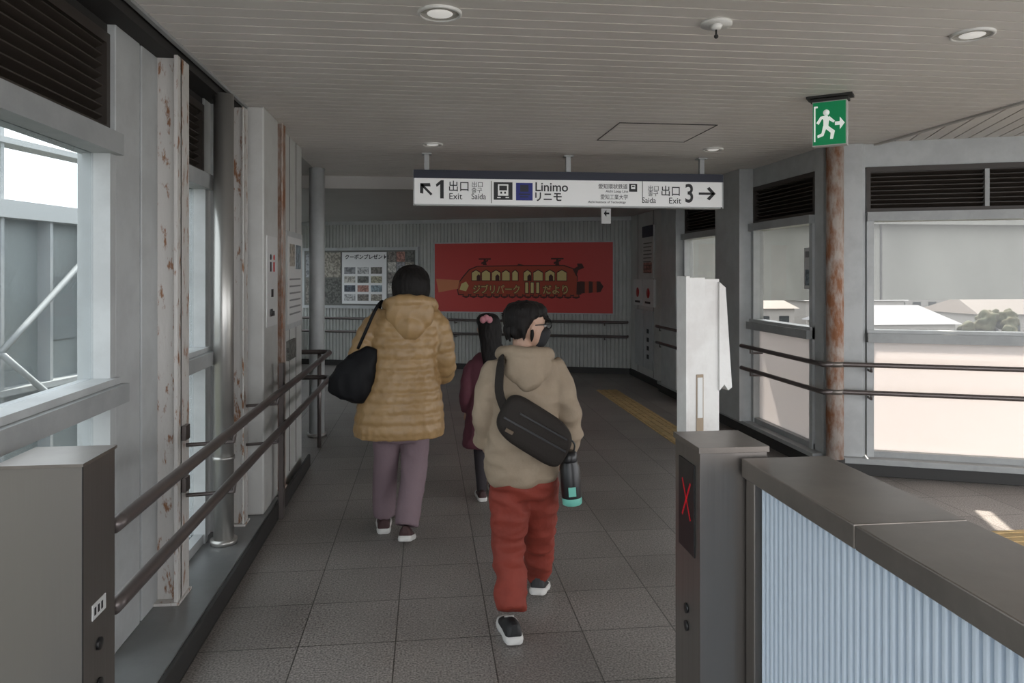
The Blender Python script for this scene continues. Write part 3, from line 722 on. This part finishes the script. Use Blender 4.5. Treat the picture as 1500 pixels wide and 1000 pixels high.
def shoe(par,pos,yaw,pitch,L,mat,name):
    s=L/.25; T=Matrix.Translation(pos)@Matrix.Rotation(yaw,4,'Z')@Matrix.Rotation(pitch,4,'X')
    up=[(-.075,.028,.075),(-.06,.038,.088),(-.02,.040,.092),(.02,.041,.085),(.06,.045,.066),(.10,.047,.052),(.14,.042,.042),(.165,.027,.034),(.175,.008,.026)]
    b=B(); rings=[]
    for (y,w,h) in resample([(a,c,e_) for a,c,e_ in up],.008):
        rings.append([Vector((w*math.cos(t)*s,y*s,(.018+max(0,math.sin(t))**.8*(h-.018) if math.sin(t)>0 else .014)*s)) for t in [2*math.pi*k/18 for k in range(18)]])
    b.loft(rings,mat,T)
    rings=[]
    for (y,w,h) in resample([(-.083,.020,.0),(-.075,.036,0),(-.04,.043,0),(.02,.042,0),(.08,.049,0),(.13,.048,0),(.165,.034,0),(.182,.010,.006)],.008):
        rings.append([Vector((x*w*s,y*s,z*s+ (h*s if z<.01 else 0))) for x,z in((-1,.004),(-1.05,.016),(-.98,.032),(.98,.032),(1.05,.016),(1,.004),(.9,0),(-.9,0))])
    b.loft(rings,m_sole,T)
    b.box(-.012*s,.012*s,-.079*s,-.072*s,.045*s,.085*s,mat,T)
    for k in range(4): b.box(-.018*s,.018*s,(.03+k*.017)*s,(.036+k*.017)*s,(.080-k*.007)*s,(.084-k*.007)*s,m_sole,T)
    return b.build(name,par)
# --- woman
wo=empty('woman',(-.14,4.40,0))
Q=(.062,.011)
b=B()
b.torso([(.60,-.02,0,.250,.175),(.625,-.02,0,.262,.185),(.75,-.015,0,.250,.18),(.90,-.005,0,.220,.165),(1.02,.005,0,.194,.15),(1.15,.015,0,.203,.145),(1.26,.025,0,.195,.13),(1.33,.03,0,.155,.11),(1.38,.035,.0,.10,.085),(1.41,.035,.0,.08,.07)],m_coat,q=Q)
b.limb([(.15,0,1.305,.060),(.212,-.005,1.22,.066),(.245,-.015,1.06,.062),(.245,.04,.96,.058),(.225,.13,.93,.050)],m_coat,18,q=Q)
b.limb([(-.10,0,1.305,.060),(-.18,-.01,1.22,.066),(-.245,-.02,1.08,.062),(-.255,.05,1.0,.056),(-.23,.15,.98,.050)],m_coat,18,q=Q)
remeshed(b,'puffer_coat',wo,.0085,1,disp=.004,freq=(16,16,8),disp2=.003,freq2=(40,40,40))
b=B()
b.ell((.045,-.10,1.315),(.135,.055,.115),m_coat,n=28,m=16)
b.ell((.045,-.12,1.24),(.080,.05,.075),m_coat,n=28,m=16)
b.limb([(-.045,.06,1.33,.03),(-.085,-.02,1.355,.036),(-.045,-.10,1.385,.034),(.045,-.125,1.39,.033),(.13,-.10,1.385,.034),(.17,-.02,1.355,.036),(.13,.06,1.33,.03)],m_coat,14,q=(.05,.005))
remeshed(b,'coat_hood',wo,.007,2,disp=.007,freq=(14,8,6))
b=B()
b.torso([(.57,-.02,0,.13,.10),(.66,-.02,0,.16,.12),(.80,-.01,0,.165,.12)],m_mauve)
b.limb([(-.09,0,.68,.09),(-.10,.07,.45,.073),(-.112,.125,.25,.068),(-.115,.14,.085,.066)],m_mauve)
b.limb([(.07,0,.68,.09),(.068,.03,.45,.078),(.045,-.05,.25,.072),(.025,-.11,.10,.066)],m_mauve)
remeshed(b,'trousers',wo,.009,1,disp=.006,freq=(9,9,7))
shoe(wo,(-.118,.13,0),R(3),0,.235,m_shoe,'shoe_left'); shoe(wo,(.022,-.13,.022),R(-4),R(-16),.235,m_shoe,'shoe_right')
Hw=.215
bob=[(.0,.30,-.42,-.02),(.05,.40,-.50,.05),(.2,.49,-.58,.10),(.42,.52,-.62,.12),(.62,.51,-.61,.22),(.74,.48,-.58,.47),(.88,.40,-.50,.46),(1.0,.27,-.36,.33),(1.06,.08,-.1,.1)]
head(wo,Matrix.Translation((.052,.01,1.372))@Matrix.Rotation(R(-4),4,'Z'),Hw,bob,(.03,0,1.32),hairdisp=.003)
hand(wo,(.215,.165,.925),(-.3,.9,-.1),1,.9,.9,'hand_right'); hand(wo,(-.225,.18,.975),(.3,.9,.1),-1,.9,1.0,'hand_left')
b=B(); ox,oy=-.14,4.40
Tb=Matrix.Translation((ox-.27,oy-.085,.985))@Matrix.Rotation(R(18),4,'Y')@Matrix.Rotation(R(-15),4,'Z')
b.torso([(-.165,0,0,.05,.03),(-.15,0,0,.105,.055),(-.08,.0,0,.125,.07),(.02,.01,0,.11,.06),(.10,.03,0,.07,.035),(.16,.05,0,.03,.015)],m_bagb,T=Tb)
ob=remeshed(b,'shoulder_bag',None,.007,2,disp=.006,freq=(14,14,9))
b=B(); 
for dy in(-.012,.014):
    b.limb([(ox-.25,oy-.10+dy,1.12,.009),(ox-.205,oy-.12+dy,1.22,.009),(ox-.15,oy-.095+dy,1.345,.009),(ox-.12,oy+dy,1.385,.009),(ox-.15,oy+.085+dy,1.32,.009),(ox-.22,oy+.05+dy,1.15,.009),(ox-.25,oy-.04+dy,1.10,.009)],m_bagb,8,.02)
s_=b.build('bag_strap'); s_.parent=ob; s_.matrix_parent_inverse=Matrix.Translation(ob.location).inverted()
# --- boy
bo=empty('boy',(.44,3.27,0))
b=B()
b.torso([(.625,-.02,0,.140,.105),(.64,-.02,0,.153,.12),(.78,-.018,0,.158,.125),(.95,-.012,0,.155,.12),(1.08,-.01,0,.158,.11),(1.15,-.01,0,.140,.095),(1.195,-.008,0,.09,.08),(1.22,-.005,0,.06,.06)],m_jack)
b.limb([(-.12,0,1.135,.055),(-.158,-.005,1.06,.056),(-.182,-.02,.92,.050),(-.182,.04,.82,.046),(-.165,.12,.77,.040)],m_jack,18)
b.limb([(.10,0,1.135,.055),(.148,-.005,1.06,.058),(.188,-.03,.92,.054),(.20,.0,.83,.049),(.19,.05,.75,.042)],m_jack,18)
remeshed(b,'jacket',bo,.0085,2,disp=.012,freq=(7,7,13),disp2=.005,freq2=(18,18,24))
b=B()
b.ell((-.005,-.095,1.145),(.105,.05,.085),m_jack,n=26,m=14); b.ell((-.0,-.115,1.10),(.06,.04,.06),m_jack,n=26,m=14)
b.limb([(-.06,.06,1.18,.022),(-.105,0,1.19,.030),(-.085,-.08,1.205,.030),(-.005,-.115,1.20,.028),(.075,-.08,1.20,.028),(.095,0,1.175,.026),(.05,.06,1.165,.020)],m_jack,14)
remeshed(b,'jacket_hood',bo,.007,2,disp=.006,freq=(12,8,12))
b=B()
b.torso([(.56,-.015,0,.12,.09),(.63,-.015,0,.145,.105),(.70,-.015,0,.14,.10)],m_redp)
b.limb([(-.075,0,.62,.083),(-.072,.0,.48,.080),(-.078,.0,.36,.070),(-.08,-.08,.22,.066),(-.082,-.14,.12,.058)],m_redp)
b.limb([(.06,0,.62,.083),(.068,.06,.48,.080),(.078,.12,.36,.070),(.085,.19,.22,.064),(.09,.245,.10,.056)],m_redp)
remeshed(b,'trousers',bo,.0085,1,disp=.012,freq=(7,7,15),disp2=.004,freq2=(20,20,40))
shoe(bo,(-.082,-.150,.004),R(4),R(-4),.235,m_shoeb,'shoe_left'); shoe(bo,(.093,.235,.022),R(-14),R(-14),.235,m_shoeb,'shoe_right')
Hb=.200
sh=[(.22,.22,-.37,-.16),(.32,.32,-.43,-.10),(.42,.37,-.48,-.06),(.54,.40,-.53,.02),(.66,.415,-.56,.16),(.76,.41,-.56,.42),(.90,.38,-.50,.44),(1.0,.28,-.37,.34),(1.06,.08,-.12,.12)]
head(bo,Matrix.Translation((-.003,.005,1.216))@Matrix.Rotation(R(-66),4,'Z')@Matrix.Rotation(R(-4),4,'X'),Hb,sh,(-.005,0,1.16),mask=True,glasses=True,tufts=90,hairdisp=.004,tl=.12,lowtufts=14)
hand(bo,(.185,.07,.72),(-.1,.5,-.8),1,.8,.7,'hand_right'); hand(bo,(-.16,.14,.75),(.1,.85,-.35),-1,.8,.7,'hand_left')
ox,oy=.44,3.27
Tb=Matrix.Translation((ox+.012,oy-.175,.885))@Matrix.Rotation(R(30),4,'Y')
b=B(); rings=[]
for y,g in((.045,.0),(.04,.012),(.0,.02),(-.035,.014),(-.045,.0),(-.048,-.02)):
    pts=[]
    for k in range(40):
        t=2*math.pi*k/40; c,s2=math.cos(t),math.sin(t)
        hx=.15+g; hz=(.078+g)
        pts.append(Vector((math.copysign(abs(c)**.55,c)*hx,y,math.copysign(abs(s2)**.55,s2)*hz-(.02*c))))
    rings.append(pts)
b.loft(rings,m_bagg,Tb)
b.box(-.10,.13,-.054,-.046,.035,.042,m_black,Tb)
b.box(-.15,.15,-.052,-.044,-.012,-.004,m_black,Tb)
m_label=M('bag_label_brown',(.10,.07,.045),.7)
b.box(-.12,-.085,-.056,-.048,-.055,-.04,m_label,Tb)
def strap(b,pts,w,mat):
    P=resample([p+(0,) for p in pts],.02); rings=[]
    for i,p in enumerate(P):
        c=Vector(p[:3]); d=(Vector(P[min(i+1,len(P)-1)][:3])-Vector(P[max(i-1,0)][:3])).normalized()
        ctr=Vector((ox-.01,oy,c.z)); nrm=(c-ctr); nrm=(nrm-d*nrm.dot(d)).normalized(); w_=d.cross(nrm).normalized()
        rings.append([c+w_*w/2+nrm*.003,c-w_*w/2+nrm*.003,c-w_*w/2-nrm*.003,c+w_*w/2-nrm*.003])
    b.loft(rings,mat,smooth=False)
strap(b,[(ox-.11,oy-.155,.97),(ox-.135,oy-.15,1.05),(ox-.125,oy-.11,1.16),(ox-.11,oy-.02,1.215),(ox-.09,oy+.085,1.16),(ox-.02,oy+.14,1.03),(ox+.08,oy+.14,.92),(ox+.155,oy+.06,.86),(ox+.16,oy-.08,.84),(ox+.13,oy-.15,.82)],.042,m_bagg)
b.build('sling_bag')
b=B(); bx,by=ox+.190,oy-.10
Tw=Matrix.Translation((bx,by,.545))@Matrix.Rotation(R(-4),4,'Y')
def ringz(r,z,n=28): return [Vector((r*math.cos(2*math.pi*k/n),r*math.sin(2*math.pi*k/n),z)) for k in range(n)]
b.loft([ringz(.038,0),ringz(.043,.004),ringz(.044,.03),ringz(.0435,.032)],m_teal,Tw)
b.loft([ringz(.0435,.032),ringz(.044,.034),ringz(.044,.165),ringz(.035,.185),ringz(.035,.19)],m_black,Tw)
b.loft([ringz(.036,.19),ringz(.037,.192),ringz(.034,.225),ringz(.024,.232)],m_black,Tw)
b.box(-.02,.012,-.0455,-.041,.045,.085,m_teal,Tw)
b.limb([(-.02,0,.22,.004),(-.028,0,.26,.004),(0,0,.285,.004),(.028,0,.26,.004),(.02,0,.22,.004)],m_black,8,.01,T=Tw)
b.limb([(bx-.02,by,.82,.004),(bx-.03,by-.02,.86,.004)],m_black,8,.01)
b.build('water_bottle')
# --- girl
gi=empty('girl',(.42,5.10,0))
b=B()
b.torso([(.36,0,0,.165,.12),(.38,0,0,.175,.13),(.55,0,0,.15,.115),(.72,0,0,.125,.10),(.86,0,0,.13,.095),(.95,0,0,.11,.08),(1.0,0,0,.06,.055)],m_maroon)
b.limb([(-.09,0,.93,.045),(-.125,0,.86,.048),(-.15,-.01,.72,.045),(-.145,.05,.60,.036)],m_maroon,16)
b.limb([(.09,0,.93,.045),(.125,0,.86,.048),(.15,-.01,.72,.045),(.145,.05,.60,.036)],m_maroon,16)
remeshed(b,'coat',gi,.008,2,disp=.006,freq=(9,9,10))
b=B()
b.limb([(-.05,0,.42,.055),(-.05,.03,.26,.043),(-.045,-.02,.10,.036),(-.045,-.03,.05,.034)],m_leg); b.limb([(.05,0,.42,.055),(.05,.07,.26,.043),(.05,.12,.10,.036),(.05,.12,.05,.034)],m_leg)
b.torso([(.34,0,0,.09,.06),(.5,0,0,.1,.07)],m_leg)
remeshed(b,'tights',gi,.008,1)
shoe(gi,(-.045,-.04,.003),R(3),0,.19,m_shoe,'shoe_left'); shoe(gi,(.05,.11,.003),R(-3),0,.19,m_shoe,'shoe_right')
Hg=.19
lg=[(-1.25,.16,-.52,-.36),(-.9,.28,-.62,-.34),(-.4,.37,-.64,-.28),(.1,.40,-.60,-.10),(.4,.43,-.57,.02),(.62,.43,-.57,.15),(.76,.42,-.55,.48),(.90,.37,-.48,.45),(1.0,.26,-.34,.32),(1.05,.08,-.1,.1)]
head(gi,Matrix.Translation((.0,.0,1.075))@Matrix.Rotation(R(12),4,'Z'),Hg,lg,(0,0,.97),hairdisp=.004)
b=B()
for k in range(3): b.ell((-.02+.022*(k-1),-.112,1.235+.012*(k%2)),(.022,.014,.024),m_pink,n=12,m=8)
b.build('hair_tie',gi)
hand(gi,(-.14,.07,.575),(0,.4,-.8),-1,.65,.6,'hand_left'); hand(gi,(.14,.07,.575),(0,.4,-.8),1,.65,.6,'hand_right')
# ------------------------------------------------------------------ light
w=bpy.data.worlds.new('overcast_sky'); bpy.context.scene.world=w; w.use_nodes=True
bg=w.node_tree.nodes['Background']; bg.inputs[0].default_value=(.95,.97,1,1); bg.inputs[1].default_value=4.3
sd=bpy.data.lights.new('sun','SUN'); sd.energy=16; sd.angle=R(.6); sd.color=(1,.92,.82)
so=bpy.data.objects.new('sun',sd); bpy.context.scene.collection.objects.link(so); so.location=(5,12,15)
so.rotation_euler=Vector((.204,.505,.839)).to_track_quat('Z','Y').to_euler()
# ------------------------------------------------------------------ camera
cd=bpy.data.cameras.new('camera'); cd.sensor_width=36; cd.lens=26; cd.shift_y=-100/1500; cd.clip_end=600; cd.clip_start=.05
co=bpy.data.objects.new('camera',cd); bpy.context.scene.collection.objects.link(co)
co.location=(0,0,1.55); co.rotation_euler=(R(90),0,-R(6.58)); bpy.context.scene.camera=co
try:
    bpy.context.scene.view_settings.view_transform='Standard'
except Exception as ex: print(ex)
